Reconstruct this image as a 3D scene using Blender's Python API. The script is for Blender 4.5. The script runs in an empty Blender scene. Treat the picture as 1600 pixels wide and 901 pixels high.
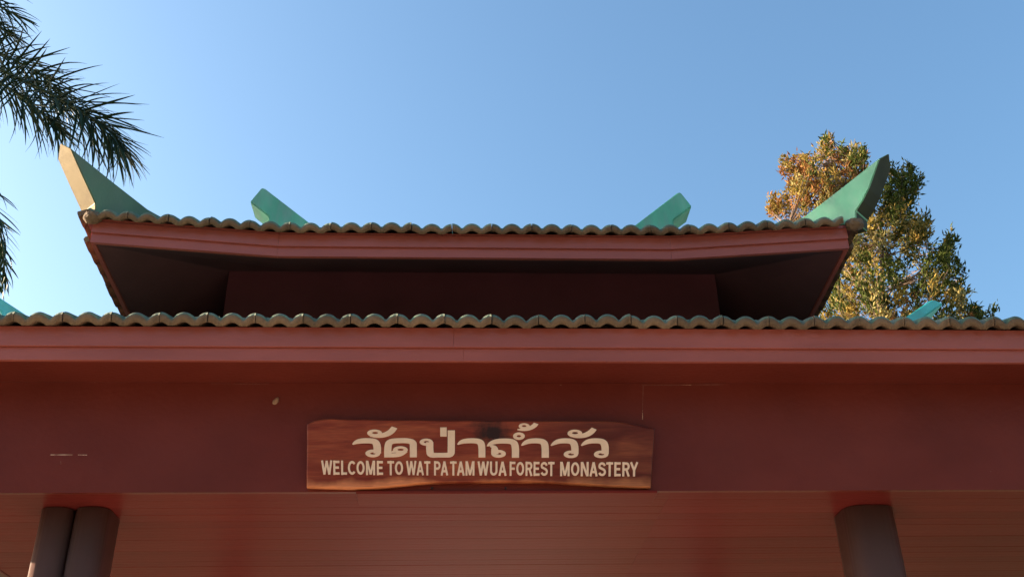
import bpy, bmesh, math, random
from mathutils import Vector, Matrix, noise
S = bpy.context.scene
COL = S.collection
rnd = random.Random(7)
R = math.radians

# ------------------------------------------------------------------ camera
FPX, PITCH, YAW, ROLL = 1600.0, R(30), R(3.1), R(1.2)
fw = Vector((math.sin(YAW)*math.cos(PITCH), math.cos(YAW)*math.cos(PITCH), math.sin(PITCH)))
r0 = Vector((math.cos(YAW), -math.sin(YAW), 0)); u0 = r0.cross(fw)
rt = r0*math.cos(ROLL) - u0*math.sin(ROLL)
up = u0*math.cos(ROLL) + r0*math.sin(ROLL)
EYE = Vector((0, 0, 1.6))
cam = bpy.data.cameras.new('camera'); camo = bpy.data.objects.new('camera', cam); COL.objects.link(camo)
m = Matrix((rt, up, -fw)).transposed().to_4x4(); m.translation = EYE
camo.matrix_world = m
cam.sensor_width = 36; cam.lens = 36.0; cam.clip_start = .05; cam.clip_end = 3000
S.camera = camo
# ------------------------------------------------------------------ sky, sun, exposure
SUN_EL, SUN_AZ = R(17.5), R(-75)            # azimuth from +Y towards +X: the sun stands left, a little behind the gate
sdir = Vector((math.sin(SUN_AZ)*math.cos(SUN_EL), math.cos(SUN_AZ)*math.cos(SUN_EL), math.sin(SUN_EL)))
W = bpy.data.worlds.new('World'); S.world = W; W.use_nodes = True
wn = W.node_tree.nodes; wl = W.node_tree.links
sky = wn.new('ShaderNodeTexSky'); sky.sky_type = 'NISHITA'; sky.sun_disc = False
sky.sun_elevation = SUN_EL; sky.sun_rotation = SUN_AZ
sky.air_density = 1.25; sky.dust_density = 5.0; sky.ozone_density = 4.4; sky.altitude = 300
tint = wn.new('ShaderNodeVectorMath'); tint.operation = 'MULTIPLY'; tint.inputs[1].default_value = (.98, 1.06, 1.0)
wl.new(sky.outputs[0], tint.inputs[0]); wl.new(tint.outputs[0], wn['Background'].inputs[0]); wn['Background'].inputs[1].default_value = .10
sun = bpy.data.lights.new('sun', 'SUN'); sun.energy = 5.0; sun.angle = R(.5); sun.color = (1, .80, .56)
suno = bpy.data.objects.new('sun', sun); COL.objects.link(suno)
suno.rotation_euler = sdir.to_track_quat('Z', 'Y').to_euler(); suno.location = (-20, 5, 20)
S.view_settings.view_transform = 'Standard'; S.view_settings.look = 'None'
S.view_settings.exposure = 1.83; S.view_settings.gamma = 1

def at(x, y, Y):                              # pixel of the 1600 px photograph -> point on the upright plane at depth Y
    v = fw + rt*((x-800)/FPX) + up*((450.5-y)/FPX)
    return EYE + v*(Y/v.y)

# ------------------------------------------------------------------ helpers
def mat(name, col, rough=.6, var=.15, scale=3.0, bump=.0, bscale=60, col2=None, mix_scale=1.2, mix_lo=.45, mix_hi=.7,
        stretch=(1, 1, 1), spec=.5, trans=None, island=0.0):
    M = bpy.data.materials.new(name); M.use_nodes = True
    n = M.node_tree.nodes; l = M.node_tree.links; b = n['Principled BSDF']
    tc = n.new('ShaderNodeTexCoord'); mp = n.new('ShaderNodeMapping'); mp.inputs['Scale'].default_value = stretch
    l.new(tc.outputs['Object'], mp.inputs[0])
    nz = n.new('ShaderNodeTexNoise'); nz.inputs['Scale'].default_value = scale; nz.inputs['Detail'].default_value = 6
    l.new(mp.outputs[0], nz.inputs['Vector'])
    rng = n.new('ShaderNodeMapRange'); rng.inputs[1].default_value = .3; rng.inputs[2].default_value = .7
    rng.inputs[3].default_value = 1-var; rng.inputs[4].default_value = 1+var
    l.new(nz.outputs[0], rng.inputs[0])
    base = n.new('ShaderNodeRGB'); base.outputs[0].default_value = (*col, 1); cur = base.outputs[0]
    if col2:
        n2 = n.new('ShaderNodeTexNoise'); n2.inputs['Scale'].default_value = mix_scale; n2.inputs['Detail'].default_value = 8
        n2.inputs['Roughness'].default_value = .65
        l.new(mp.outputs[0], n2.inputs['Vector'])
        r2 = n.new('ShaderNodeMapRange'); r2.inputs[1].default_value = mix_lo; r2.inputs[2].default_value = mix_hi
        l.new(n2.outputs[0], r2.inputs[0])
        mx = n.new('ShaderNodeMix'); mx.data_type = 'RGBA'; l.new(r2.outputs[0], mx.inputs[0]); l.new(cur, mx.inputs[6])
        mx.inputs[7].default_value = (*col2, 1); cur = mx.outputs[2]
    if island:
        g = n.new('ShaderNodeNewGeometry'); ri = n.new('ShaderNodeMapRange')
        ri.inputs[3].default_value = 1-island; ri.inputs[4].default_value = 1+island
        oi = n.new('ShaderNodeObjectInfo'); ad = n.new('ShaderNodeMath'); ad.operation = 'ADD'; fr = n.new('ShaderNodeMath'); fr.operation = 'FRACT'
        l.new(g.outputs['Random Per Island'], ad.inputs[0]); l.new(oi.outputs['Random'], ad.inputs[1]); l.new(ad.outputs[0], fr.inputs[0])
        l.new(fr.outputs[0], ri.inputs[0])
        mu = n.new('ShaderNodeMath'); mu.operation = 'MULTIPLY'; l.new(rng.outputs[0], mu.inputs[0]); l.new(ri.outputs[0], mu.inputs[1]); vout = mu.outputs[0]
    else: vout = rng.outputs[0]
    vm = n.new('ShaderNodeVectorMath'); vm.operation = 'SCALE'; l.new(cur, vm.inputs[0]); l.new(vout, vm.inputs['Scale'])
    l.new(vm.outputs[0], b.inputs['Base Color'])
    b.inputs['Roughness'].default_value = rough; b.inputs['Specular IOR Level'].default_value = spec
    if bump:
        nb = n.new('ShaderNodeTexNoise'); nb.inputs['Scale'].default_value = bscale; nb.inputs['Detail'].default_value = 4
        l.new(mp.outputs[0], nb.inputs['Vector'])
        bp = n.new('ShaderNodeBump'); bp.inputs['Strength'].default_value = bump; bp.inputs['Distance'].default_value = .01
        l.new(nb.outputs[0], bp.inputs['Height']); l.new(bp.outputs[0], b.inputs['Normal'])
    if trans:
        tr = n.new('ShaderNodeBsdfTranslucent'); ms = n.new('ShaderNodeMixShader'); ms.inputs[0].default_value = trans
        l.new(vm.outputs[0], tr.inputs[0]); l.new(b.outputs[0], ms.inputs[1]); l.new(tr.outputs[0], ms.inputs[2])
        l.new(ms.outputs[0], n['Material Output'].inputs[0])
    return M

MT = {}
MT['red'] = mat('red_brown_paint', (.155, .024, .016), .42, .12, 2.2, .25, 40, col2=(.178, .032, .023), mix_scale=1.3, stretch=(.7, 1, .9), mix_lo=.4, mix_hi=.75, spec=.22)
MT['fascia'] = mat('fascia_paint', (.385, .096, .076), .34, .14, 2.2, .2, 50, col2=(.34, .08, .062), mix_scale=1.3, stretch=(.4, 1, 2))  # red-brown like the beam, made paler to carry the brighter sky light
MT['plank'] = mat('ceiling_paint', (.180, .025, .022), .38, .10, 2.5, .15, 30, col2=(.165, .032, .021), mix_scale=1.0, stretch=(.35, 2, 1), island=.07, spec=.04)
MT['drum'] = mat('drum_paint', (.125, .034, .046), .5, .15, 2, .2, 40)
MT['soffit'] = mat('dark_soffit', (.125, .05, .058), .6, .18, 2, .2, 40)
MT['column'] = mat('dark_brown_gloss', (.15, .082, .072), .30, .12, 2, .1, 30)
MT['tile'] = mat('weathered_green_tile', (.11, .175, .11), .7, .3, 9, .5, 120, col2=(.14, .14, .105), mix_scale=14, mix_lo=.4, mix_hi=.65, island=.28)
MT['tile_end'] = mat('raw_tile_edge', (.185, .115, .072), .85, .28, 14, .6, 90, col2=(.13, .085, .055), mix_scale=22, mix_lo=.5, mix_hi=.75, island=.22)
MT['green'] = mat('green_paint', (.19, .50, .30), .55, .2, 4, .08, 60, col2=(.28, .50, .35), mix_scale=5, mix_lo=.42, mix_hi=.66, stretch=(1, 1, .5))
MT['green_faded'] = mat('grimy_green_paint', (.115, .205, .12), .6, .18, 4, .35, 60, col2=(.15, .20, .13), mix_scale=3, stretch=(1, 1, .5))  # duller, less saturated green for the left corner horns
MT['ridge_green'] = mat('ridge_green_paint', (.15, .52, .34), .55, .18, 4, .35, 60, col2=(.26, .48, .38), mix_scale=5, mix_lo=.45, mix_hi=.68, stretch=(1.6, 1, .4))
MT['teal'] = mat('teal_paint', (.15, .70, .66), .5, .14, 4, .35, 60, col2=(.18, .62, .54), mix_scale=3.5)
MT['olive'] = mat('weathered_olive', (.040, .046, .026), .8, .25, 6, .3, 60)  # shade on the overhanging right horn ends, put into the colour
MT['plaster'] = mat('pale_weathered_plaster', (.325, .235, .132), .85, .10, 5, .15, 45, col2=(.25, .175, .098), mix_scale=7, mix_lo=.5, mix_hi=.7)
MT['letter'] = mat('cream_paint', (.95, .63, .44), .55, .06, 12, .2, 80)
MT['screw'] = mat('dark_metal', (.02, .015, .015), .5)
MT['cocoon'] = mat('pale_silk', (.36, .19, .12), .9, .2, 60)
MT['bark'] = mat('bark', (.20, .13, .10), .9, .3, 8, .8, 40)
MT['palm_leaf'] = mat('palm_leaf', (.020, .040, .018), .5, .2, 6, trans=.16, island=.35, spec=.25)
MT['palm_stem'] = mat('palm_stem', (.07, .09, .035), .6, .2, 4)
MT['palm_trunk'] = mat('palm_trunk', (.28, .25, .21), .9, .2, 3, .6, 30)
MT['leaf_gold'] = mat('golden_leaf', (.29, .195, .045), .7, .15, 3, trans=.34, island=.40, spec=.12)
MT['leaf_orange'] = mat('orange_leaf', (.29, .125, .04), .7, .15, 3, trans=.34, island=.40, spec=.12)
MT['leaf_green'] = mat('olive_green_leaf', (.07, .085, .016), .7, .15, 3, trans=.25, island=.45, spec=.12)
MT['leaf_pale'] = mat('pale_yellow_leaf', (.38, .30, .115), .7, .15, 3, trans=.34, island=.35, spec=.12)
MT['shade_leaf'] = mat('dark_green_leaf', (.05, .09, .03), .6, .2, 3, trans=.2, island=.3)
MT['grass'] = mat('grass_ground', (.075, .085, .03), .95, .3, .6, .8, 25, col2=(.13, .10, .055), mix_scale=.25, mix_lo=.5, mix_hi=.7)
MT['concrete'] = mat('driveway_concrete', (.40, .34, .27), .9, .15, 1.2, .5, 30)

def wood_mat():
    M = bpy.data.materials.new('varnished_wood'); M.use_nodes = True
    n = M.node_tree.nodes; l = M.node_tree.links; b = n['Principled BSDF']
    tc = n.new('ShaderNodeTexCoord'); mp = n.new('ShaderNodeMapping'); mp.inputs['Scale'].default_value = (1.1, 3, 7.5)
    l.new(tc.outputs['Object'], mp.inputs[0])
    w = n.new('ShaderNodeTexNoise'); w.inputs['Scale'].default_value = 1.5; w.inputs['Detail'].default_value = 5; w.inputs['Distortion'].default_value = .9
    l.new(mp.outputs[0], w.inputs['Vector'])
    cr = n.new('ShaderNodeValToRGB'); e = cr.color_ramp.elements
    e[0].position = .33; e[0].color = (.20, .026, .012, 1); e[1].position = .74; e[1].color = (.44, .10, .042, 1)
    k = cr.color_ramp.elements.new(.5); k.color = (.27, .045, .020, 1)
    l.new(w.outputs[0], cr.inputs[0])
    # fine grain
    m2 = n.new('ShaderNodeMapping'); m2.inputs['Scale'].default_value = (3, 10, 60); l.new(tc.outputs['Object'], m2.inputs[0])
    g = n.new('ShaderNodeTexNoise'); g.inputs['Scale'].default_value = 3; g.inputs['Detail'].default_value = 5; l.new(m2.outputs[0], g.inputs['Vector'])
    gr = n.new('ShaderNodeMapRange'); gr.inputs[1].default_value = .3; gr.inputs[2].default_value = .7; gr.inputs[3].default_value = .78; gr.inputs[4].default_value = 1.2
    l.new(g.outputs[0], gr.inputs[0])
    # pale sapwood along the lower live edge, dark knot at the upper middle
    sx = n.new('ShaderNodeSeparateXYZ'); l.new(tc.outputs['Object'], sx.inputs[0])
    nn = n.new('ShaderNodeTexNoise'); nn.inputs['Scale'].default_value = 4; nn.inputs['Detail'].default_value = 4; l.new(tc.outputs['Object'], nn.inputs['Vector'])
    ad = n.new('ShaderNodeMath'); ad.operation = 'MULTIPLY_ADD'; ad.inputs[1].default_value = .16; l.new(nn.outputs[0], ad.inputs[0]); l.new(sx.outputs['Z'], ad.inputs[2])
    sp = n.new('ShaderNodeMapRange'); sp.inputs[1].default_value = -.075; sp.inputs[2].default_value = -.125; l.new(ad.outputs[0], sp.inputs[0])
    mx = n.new('ShaderNodeMix'); mx.data_type = 'RGBA'; mx.inputs[7].default_value = (.78, .26, .11, 1)
    sm = n.new('ShaderNodeMath'); sm.operation = 'MULTIPLY'; sm.inputs[1].default_value = .9; l.new(sp.outputs[0], sm.inputs[0])
    l.new(sm.outputs[0], mx.inputs[0]); l.new(cr.outputs[0], mx.inputs[6])
    km = n.new('ShaderNodeMapping'); km.inputs['Location'].default_value = (-.075, 0, -.40*.45); km.inputs['Scale'].default_value = (1, 0, 1.2)
    l.new(tc.outputs['Object'], km.inputs[0])
    kn = n.new('ShaderNodeTexNoise'); kn.inputs['Scale'].default_value = 14; kn.inputs['Detail'].default_value = 5; l.new(tc.outputs['Object'], kn.inputs['Vector'])
    ln = n.new('ShaderNodeVectorMath'); ln.operation = 'LENGTH'; l.new(km.outputs[0], ln.inputs[0])
    ka = n.new('ShaderNodeMath'); ka.operation = 'MULTIPLY_ADD'; ka.inputs[1].default_value = .22; l.new(kn.outputs[0], ka.inputs[0]); l.new(ln.outputs['Value'], ka.inputs[2])
    kr = n.new('ShaderNodeMapRange'); kr.inputs[1].default_value = .26; kr.inputs[2].default_value = .15; l.new(ka.outputs[0], kr.inputs[0])
    m3 = n.new('ShaderNodeMix'); m3.data_type = 'RGBA'; m3.inputs[7].default_value = (.035, .010, .007, 1)
    l.new(kr.outputs[0], m3.inputs[0]); l.new(mx.outputs[2], m3.inputs[6])
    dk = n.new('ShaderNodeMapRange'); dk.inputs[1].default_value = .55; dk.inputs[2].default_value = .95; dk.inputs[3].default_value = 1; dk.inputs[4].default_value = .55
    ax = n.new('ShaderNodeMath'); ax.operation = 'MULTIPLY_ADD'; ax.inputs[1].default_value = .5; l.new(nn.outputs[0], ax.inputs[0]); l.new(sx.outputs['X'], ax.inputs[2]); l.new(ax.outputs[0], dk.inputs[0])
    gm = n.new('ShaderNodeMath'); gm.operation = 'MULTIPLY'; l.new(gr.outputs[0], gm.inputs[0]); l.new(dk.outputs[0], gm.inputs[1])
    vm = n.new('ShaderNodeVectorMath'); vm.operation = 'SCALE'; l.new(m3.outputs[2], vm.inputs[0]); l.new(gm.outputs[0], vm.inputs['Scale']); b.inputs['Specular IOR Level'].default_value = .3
    l.new(vm.outputs[0], b.inputs['Base Color']); b.inputs['Roughness'].default_value = .36
    bp = n.new('ShaderNodeBump'); bp.inputs['Strength'].default_value = .25; bp.inputs['Distance'].default_value = .004
    l.new(g.outputs[0], bp.inputs['Height']); l.new(bp.outputs[0], b.inputs['Normal'])
    return M
MT['wood'] = wood_mat()

def link(name, me, parent=None, loc=None):
    o = bpy.data.objects.new(name, me); COL.objects.link(o)
    if parent is not None: o.parent = parent
    if loc is not None: o.location = loc
    return o
def mesh(name, vs, fs, mats, mi=None, smooth=False):
    me = bpy.data.meshes.new(name); me.from_pydata([tuple(v) for v in vs], [], fs)
    for k in (mats if isinstance(mats, (list, tuple)) else [mats]): me.materials.append(MT[k] if isinstance(k, str) else k)
    if mi: me.polygons.foreach_set('material_index', mi)
    if smooth: me.polygons.foreach_set('use_smooth', [True]*len(fs))
    me.update(); return me
def fixn(me):
    b = bmesh.new(); b.from_mesh(me); bmesh.ops.recalc_face_normals(b, faces=b.faces); b.to_mesh(me); b.free(); return me
def box(name, x0, x1, y0, y1, z0, z1, m_, parent=None, bev=.004):
    b = bmesh.new(); bmesh.ops.create_cube(b, size=1)
    for v in b.verts: v.co = Vector(((x0+x1)/2+v.co.x*(x1-x0), (y0+y1)/2+v.co.y*(y1-y0), (z0+z1)/2+v.co.z*(z1-z0)))
    if bev: bmesh.ops.bevel(b, geom=b.edges[:], offset=bev, segments=1, affect='EDGES')
    me = bpy.data.meshes.new(name); b.to_mesh(me); b.free(); me.materials.append(MT[m_]); return link(name, me, parent)
def empty(name, loc, label, cat, group=None):
    o = bpy.data.objects.new(name, None); COL.objects.link(o); o.location = loc
    o['label'] = label; o['category'] = cat
    if group: o['group'] = group
    return o
def soften(me, w=.012):
    b = bmesh.new(); b.from_mesh(me); es = [e for e in b.edges if len(e.link_faces) == 2 and e.calc_face_angle(0) > .35]
    bmesh.ops.bevel(b, geom=es, offset=w, segments=2, affect='EDGES', clamp_overlap=True); b.to_mesh(me); b.free(); return me
def prism(name, prof, f, m_, parent=None, mats=None, mi=None):
    """prof: list of 2-D points; f(p, side) -> 3-D point for side 0/1"""
    n = len(prof); vs = [f(p, 0) for p in prof] + [f(p, 1) for p in prof]
    fs = [list(range(n)), list(range(2*n-1, n-1, -1))] + [[i, n+i, n+(i+1) % n, (i+1) % n] for i in range(n)]
    return link(name, fixn(mesh(name, vs, fs, mats or m_, mi)), parent)
def tube(pts, rads, k=6):
    vs, fs = [], []
    for i, p in enumerate(pts):
        t = (pts[min(i+1, len(pts)-1)]-pts[max(i-1, 0)]).normalized()
        a = t.orthogonal().normalized() if abs(t.z) > .95 else t.cross(Vector((0, 0, 1))).normalized()
        b = t.cross(a)
        for j in range(k):
            q = 2*math.pi*j/k; vs.append(p+(a*math.cos(q)+b*math.sin(q))*rads[i])
    for i in range(len(pts)-1):
        for j in range(k): fs.append([i*k+j, i*k+(j+1) % k, (i+1)*k+(j+1) % k, (i+1)*k+j])
    fs.append(list(range(k-1, -1, -1))); fs.append([(len(pts)-1)*k+j for j in range(k)])
    return vs, fs

# ------------------------------------------------------------------ setting
CX = .09
me = mesh('ground', [(-400, -400, 0), (400, -400, 0), (400, 400, 0), (-400, 400, 0)], [[0, 1, 2, 3]], 'grass'); g = link('ground', me); g['kind'] = 'structure'
me = mesh('driveway', [(CX-2.6, -7, .004), (CX+2.6, -7, .004), (CX+2.6, 70, .004), (CX-2.6, 70, .004)], [[0, 1, 2, 3]], 'concrete'); g = link('driveway', me); g['kind'] = 'structure'
me = mesh('forecourt', [(CX-16, -7, .008), (CX+16, -7, .008), (CX+16, 5.2, .008), (CX-16, 5.2, .008)], [[0, 1, 2, 3]], 'concrete'); g = link('forecourt', me); g['kind'] = 'structure'  # unseen paving, widened to bounce more sunlight onto beam and fascia
for s in (-1, 1):
    x = CX+s*2.6
    for (a, b_) in ((5.25, 6.3), (11.9, 70)):
        o = box('kerb', min(x, x+s*.15), max(x, x+s*.15), a, b_, 0, .12, 'concrete'); o['kind'] = 'structure'

# ------------------------------------------------------------------ gatehouse
GH = empty('gatehouse', (0, 0, 0), 'red brown gatehouse with two tiers of green tiled roof and upturned horns', 'gatehouse')
YM = 9.0                                             # ridge depth, the plan is symmetric about it
ZC = 3.726                                           # ceiling
BX = 6.1                                             # half length of the lower roof
# beams
beam = box('beam', CX-5.9, CX+5.9, 6.235, 6.268, ZC, 4.474, 'red', GH, 0)
box('beam', CX-5.9, CX+5.9, 11.53, 11.765, ZC, 4.474, 'red', GH, .006)
for x in (-3.66, CX+5.78): box('beam', x-.115, x+.115, 6.271, 11.525, ZC, 4.474, 'red', GH, .006)
# columns
def column(x0, x1, y0, y1, zt, r=.07, m_='column'):
    pr = []
    for cx_, cy_, a0 in ((x1-r, y1-r, 0), (x0+r, y1-r, 90), (x0+r, y0+r, 180), (x1-r, y0+r, 270)):
        for k in range(6): a = R(a0+18*k); pr.append((cx_+r*math.cos(a), cy_+r*math.sin(a)))
    o = prism('column', pr, lambda p, s: Vector((p[0], p[1], zt if s else .25)), m_, GH)
    for p in o.data.polygons: p.use_smooth = abs(p.normal.z) < .5
    b_ = box('plinth', x0-.06, x1+.06, y0-.06, y1+.06, 0, .25, 'concrete', o, .01)
    return o
zt = ZC-.004
column(-2.715, -2.505, 6.50, 6.84, zt, .085); column(-2.497, -2.275, 6.50, 6.84, zt, .085)
column(2.555, 2.90, 6.52, 6.88, zt, .11)
for x in (-2.5, 2.7): column(x-.17, x+.17, 11.15, 11.5, zt, .08)
# ceiling planks: boards run along the gate, butt joints staggered over three bays
W_ = .142; yy = 6.2705; row = 0
joints = [-3.53, 1.33, CX+5.6]
pm = {}
while yy+W_ < 11.52:
    for k in range(2):
        x0, x1 = joints[k]+.0005, joints[k+1]-.0005
        if k not in pm:
            L = x1-x0; c = .0022; prof = [(0, .025), (0, c), (c, 0), (W_/2-.003, 0), (W_/2, .0006), (W_/2+.003, 0), (W_-.001-c, 0), (W_-.001, c), (W_-.001, .025)]
            n = len(prof); vs = [(0, p[0], p[1]) for p in prof]+[(L, p[0], p[1]) for p in prof]
            fs = [list(range(n)), list(range(2*n-1, n-1, -1))]+[[i, n+i, n+(i+1) % n, (i+1) % n] for i in range(n)]
            pm[k] = fixn(mesh('plank', vs, fs, 'plank'))
        if row == 0 and k == 0: ceiling = link('ceiling', mesh('ceiling', [(-3.53, 6.27, ZC+.034), (CX+5.6, 6.27, ZC+.034), (CX+5.6, 11.52, ZC+.034), (-3.53, 11.52, ZC+.034)], [[0, 1, 2, 3]], 'soffit'), GH)
        link('plank', pm[k], ceiling, (x0, yy, ZC+.003+rnd.uniform(-.001, .001)))
    yy += W_; row += 1
# ledge board nailed under the beam below the sign
box('ledge_board', at(557, 763, 6.22).x, at(1026, 763, 6.22).x, 6.205, 6.42, ZC-.022, ZC-.003, 'plank', GH, .003)

# --- roofs
def humps(u):
    d = abs(u-round(u)); return math.cos(math.pi/2*min(d/.43, 1))**.62
NS = 11
def tile_mesh(Lx, zlip=.046, amp=.037):
    """one two-wave roof tile: x along the eave, y up the slope, thick worn lip in front"""
    n = 2*NS; vs, fs, mi = [], [], []
    us = [2*i/n for i in range(n+1)]
    g_ = .0028
    for sec in range(4):
        for u in us:
            x = g_+(Lx-2*g_)*u/2; h = humps(u)
            d = abs(u-round(u)); zt_ = zlip+amp*h; zb = .024*math.cos(math.pi/2*min(d/.34, 1))**.8-.006
            vs.append(((x, 0, zb), (x, -.002, zt_-.017), (x, .016, zt_), (x, .37, zt_-.006))[sec])
    for u in us:
        x = g_+(Lx-2*g_)*u/2; h = humps(u); d = abs(u-round(u)); vs.append((x, .05, .024*math.cos(math.pi/2*min(d/.34, 1))**.8+.002))
    for u in us:
        x = g_+(Lx-2*g_)*u/2; h = humps(u); vs.append((x, .37, zlip+amp*h-.022))
    w = n+1
    def strip(a, b, m_):
        for i in range(n): fs.append([a*w+i, a*w+i+1, b*w+i+1, b*w+i]); mi.append(m_)
    strip(0, 1, 1); strip(1, 2, 0); strip(2, 3, 0); strip(3, 5, 1); strip(5, 4, 1); strip(4, 0, 1)
    for i in (0, n):
        f = [0*w+i, 1*w+i, 2*w+i, 3*w+i, 5*w+i, 4*w+i]; fs.append(f if i else f[::-1]); mi.append(1)
    me = mesh('tile', vs, fs, ['tile', 'tile_end'], mi)
    me.polygons.foreach_set('use_smooth', [abs(p.normal.x) < .9 and k < 3*n for k, p in enumerate(me.polygons)])
    return me
def tile_row(me, p0, dirx, slope, n, Lx, parent, jit=.004, zf=None, ends=1.0):
    """n tiles from p0 along dirx (unit, level); the slope rises to the left of dirx"""
    dy = Vector((-dirx.y, dirx.x, 0))
    for i in range(n):
        a = p0+dirx*(i*Lx); b = p0+dirx*((i+1)*Lx)
        if zf: a = a+Vector((0, 0, zf(a))); b = b+Vector((0, 0, zf(b)))
        xv = (b-a).normalized(); yv = (dy*math.cos(slope)+Vector((0, 0, math.sin(slope)))); zv = xv.cross(yv).normalized(); yv = zv.cross(xv)
        M = Matrix((xv, yv, zv)).transposed().to_4x4(); M = M @ Matrix.Rotation(rnd.uniform(-.012, .012), 4, 'Y')
        M.translation = a+yv*rnd.uniform(-jit*1.6, jit*1.6)+zv*rnd.uniform(-jit, jit)
        if i in (0, n-1) and ends < 1: M = Matrix.Translation(yv*.042) @ M @ Matrix.Diagonal((1, ends, 1, 1))
        o = link('tile', me, parent); o.matrix_local = M
def field(name, parent, rows, prof, hw, zoff=None, ax='x', sgn=1, centre=(CX, YM)):
    """the rows of tiles further up a slope, one corrugated stepped mesh. prof(d)->z at distance d in from the eave, hw(d)-> (a, b) extent"""
    vs, fs = [], []
    for (d0, d1) in rows:
        a, b = hw((d0+d1)/2)
        n = max(2, int((b-a)/.0375)); base = len(vs)
        for i in range(n+1):
            t = a+(b-a)*i/n; h = humps((t-a)/.15)*.05
            for d, z in ((d0, .0), (d0, .046+h), (d1+.02, .03+h)):
                vs.append((t, d, prof(d)+z+(zoff(t, d) if zoff else 0)))
        for i in range(n):
            k = base+3*i; fs += [[k, k+3, k+4, k+1], [k+1, k+4, k+5, k+2]]
    out = []
    for t, d, z in vs:
        if ax == 'f': out.append((t, centre[1]-d, z))       # front slope: d is depth from the ridge plane
        elif ax == 'b': out.append((2*centre[0]-t, centre[1]+d, z))
        else: out.append((centre[0]+sgn*d, t, z))
    me = fixn(mesh(name, out, fs, 'tile', None, True)); o = link(name, me, parent); o['kind'] = 'stuff'; return o

# lower roof: long saddle roof
LS = math.atan(.36)
def zlow(d): return 4.676+.36*((YM-5.81)-d)               # d: distance from the ridge plane
def deck(name, pts, m_, parent, th=.05):
    n = len(pts); vs = [Vector(p) for p in pts]+[Vector(p)-Vector((0, 0, th)) for p in pts]
    fs = [list(range(n)), list(range(2*n-1, n-1, -1))]+[[i, n+i, n+(i+1) % n, (i+1) % n] for i in range(n)]
    return link(name, fixn(mesh(name, vs, fs, m_)), parent)
x0, x1 = CX-BX, CX+BX
low = deck('lower_roof', [(x0, 5.9, zlow(YM-5.9)-.012), (x1, 5.9, zlow(YM-5.9)-.012), (x1, YM, zlow(0)-.012), (x1, 12.1, zlow(YM-5.9)-.012), (x0, 12.1, zlow(YM-5.9)-.012), (x0, YM, zlow(0)-.012)], 'soffit', GH)
LX = .3005
tm_low = tile_mesh(LX)
nL = 41; xs = .18-LX*21
sl = LS
tile_row(tm_low, Vector((xs, 5.81, 4.676)), Vector((1, 0, 0)), sl, nL, LX, low)
tile_row(tm_low, Vector((xs, 5.81+.31*math.cos(sl), 4.676+.31*math.sin(sl)+.022)), Vector((1, 0, 0)), sl, nL, LX, low)
rows = []
d = YM-5.81-.56
while d > .05: rows.append((d, max(d-.28, 0))); d -= .28
ex = (xs, xs+nL*LX)
field('tile_field', low, rows, lambda d: zlow(d)+.008, lambda d: ex, ax='f')
field('tile_field', low, [(YM-5.81, YM-5.81-.28), (YM-5.81-.28, YM-5.81-.56)]+rows, lambda d: zlow(d)+.008, lambda d: ex, ax='b')
# soffits and fascia boards of the lower roof
box('soffit', x0, x1, 5.905, 6.233, 4.474, 4.50, 'red', low, 0)
box('soffit', x0, x1, 11.767, 12.095, 4.474, 4.50, 'red', low, 0)
xj1, xj2 = at(709, 520, 5.86).x, at(724, 550, 5.88).x
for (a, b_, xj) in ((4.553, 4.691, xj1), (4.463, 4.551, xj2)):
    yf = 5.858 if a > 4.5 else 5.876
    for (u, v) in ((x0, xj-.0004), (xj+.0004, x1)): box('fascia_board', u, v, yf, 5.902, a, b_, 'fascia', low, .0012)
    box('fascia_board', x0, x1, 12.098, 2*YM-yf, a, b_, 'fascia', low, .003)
# gable ends of the lower roof
for s in (-1, 1):
    xg = CX+s*5.7
    deck_pts = [(6.25, 4.50), (11.75, 4.50), (YM, zlow(0)-.12)]
    prism('gable_wall', deck_pts, lambda p, k: Vector((xg+(.06 if k else -.06), p[0], p[1])), 'red', low)
    for t in (-1, 1):
        pr = [(YM+t*3.12, zlow(3.12)-.19), (YM+t*3.12, zlow(3.12)+.005), (YM+t*.0, zlow(0)+.02), (YM+t*.0, zlow(0)-.20)]
        xb = CX+s*(BX+.012)
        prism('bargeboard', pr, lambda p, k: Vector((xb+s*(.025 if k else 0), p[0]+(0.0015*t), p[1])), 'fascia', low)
def ridge_horn(name, s, pts, y0, y1, m_, parent, mats=None):
    o = prism(name, pts, lambda p, k: Vector((CX+s*p[0], y1 if k else y0, p[1])), m_, parent); soften(o.data); return o
zr = zlow(0)
box('ridge_cap', CX-4.2, CX+4.2, YM-.11, YM+.11, zr-.03, zr+.13, 'green', low, .02)
for s in (-1, 1):
    ridge_horn('ridge_horn', s, [(3.7, zr-.05), (3.7, zr+.13), (4.31, 6.395), (4.625, 6.60), (4.66, 6.61), (4.75, 6.56), (4.53, 6.415), (4.47, 6.20), (4.47, zr-.05)], YM-.17, YM+.17, 'teal', low)
    xa, xb = sorted((CX+s*4.76, CX+s*BX)); box('ridge_cap', xa, xb, YM-.10, YM+.10, zr-.03, zr+.12, 'green', low, .02)

# drum between the roofs
drum = box('drum_wall', CX-2.07, CX+2.07, 7.5, 2*YM-7.5, 5.0, 6.13, 'drum', GH, .004)

# upper roof: hip and gable
UE = 6.42; HX = 2.85                                    # eave line, half width at the fascia
def lift(x): return .105*max(0, min(1.08, (abs(x)-1.47)/1.38))
def zup(dy):                                            # dy in from the front eave
    return 5.785+.45*dy if dy < .98 else 5.785+.441+.70*(dy-.98)
DE = YM-UE
upz = lambda Y: zup(min(Y-UE, 2*YM-UE-Y))
up_roof = bpy.data.objects.new('upper_roof', None)
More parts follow.
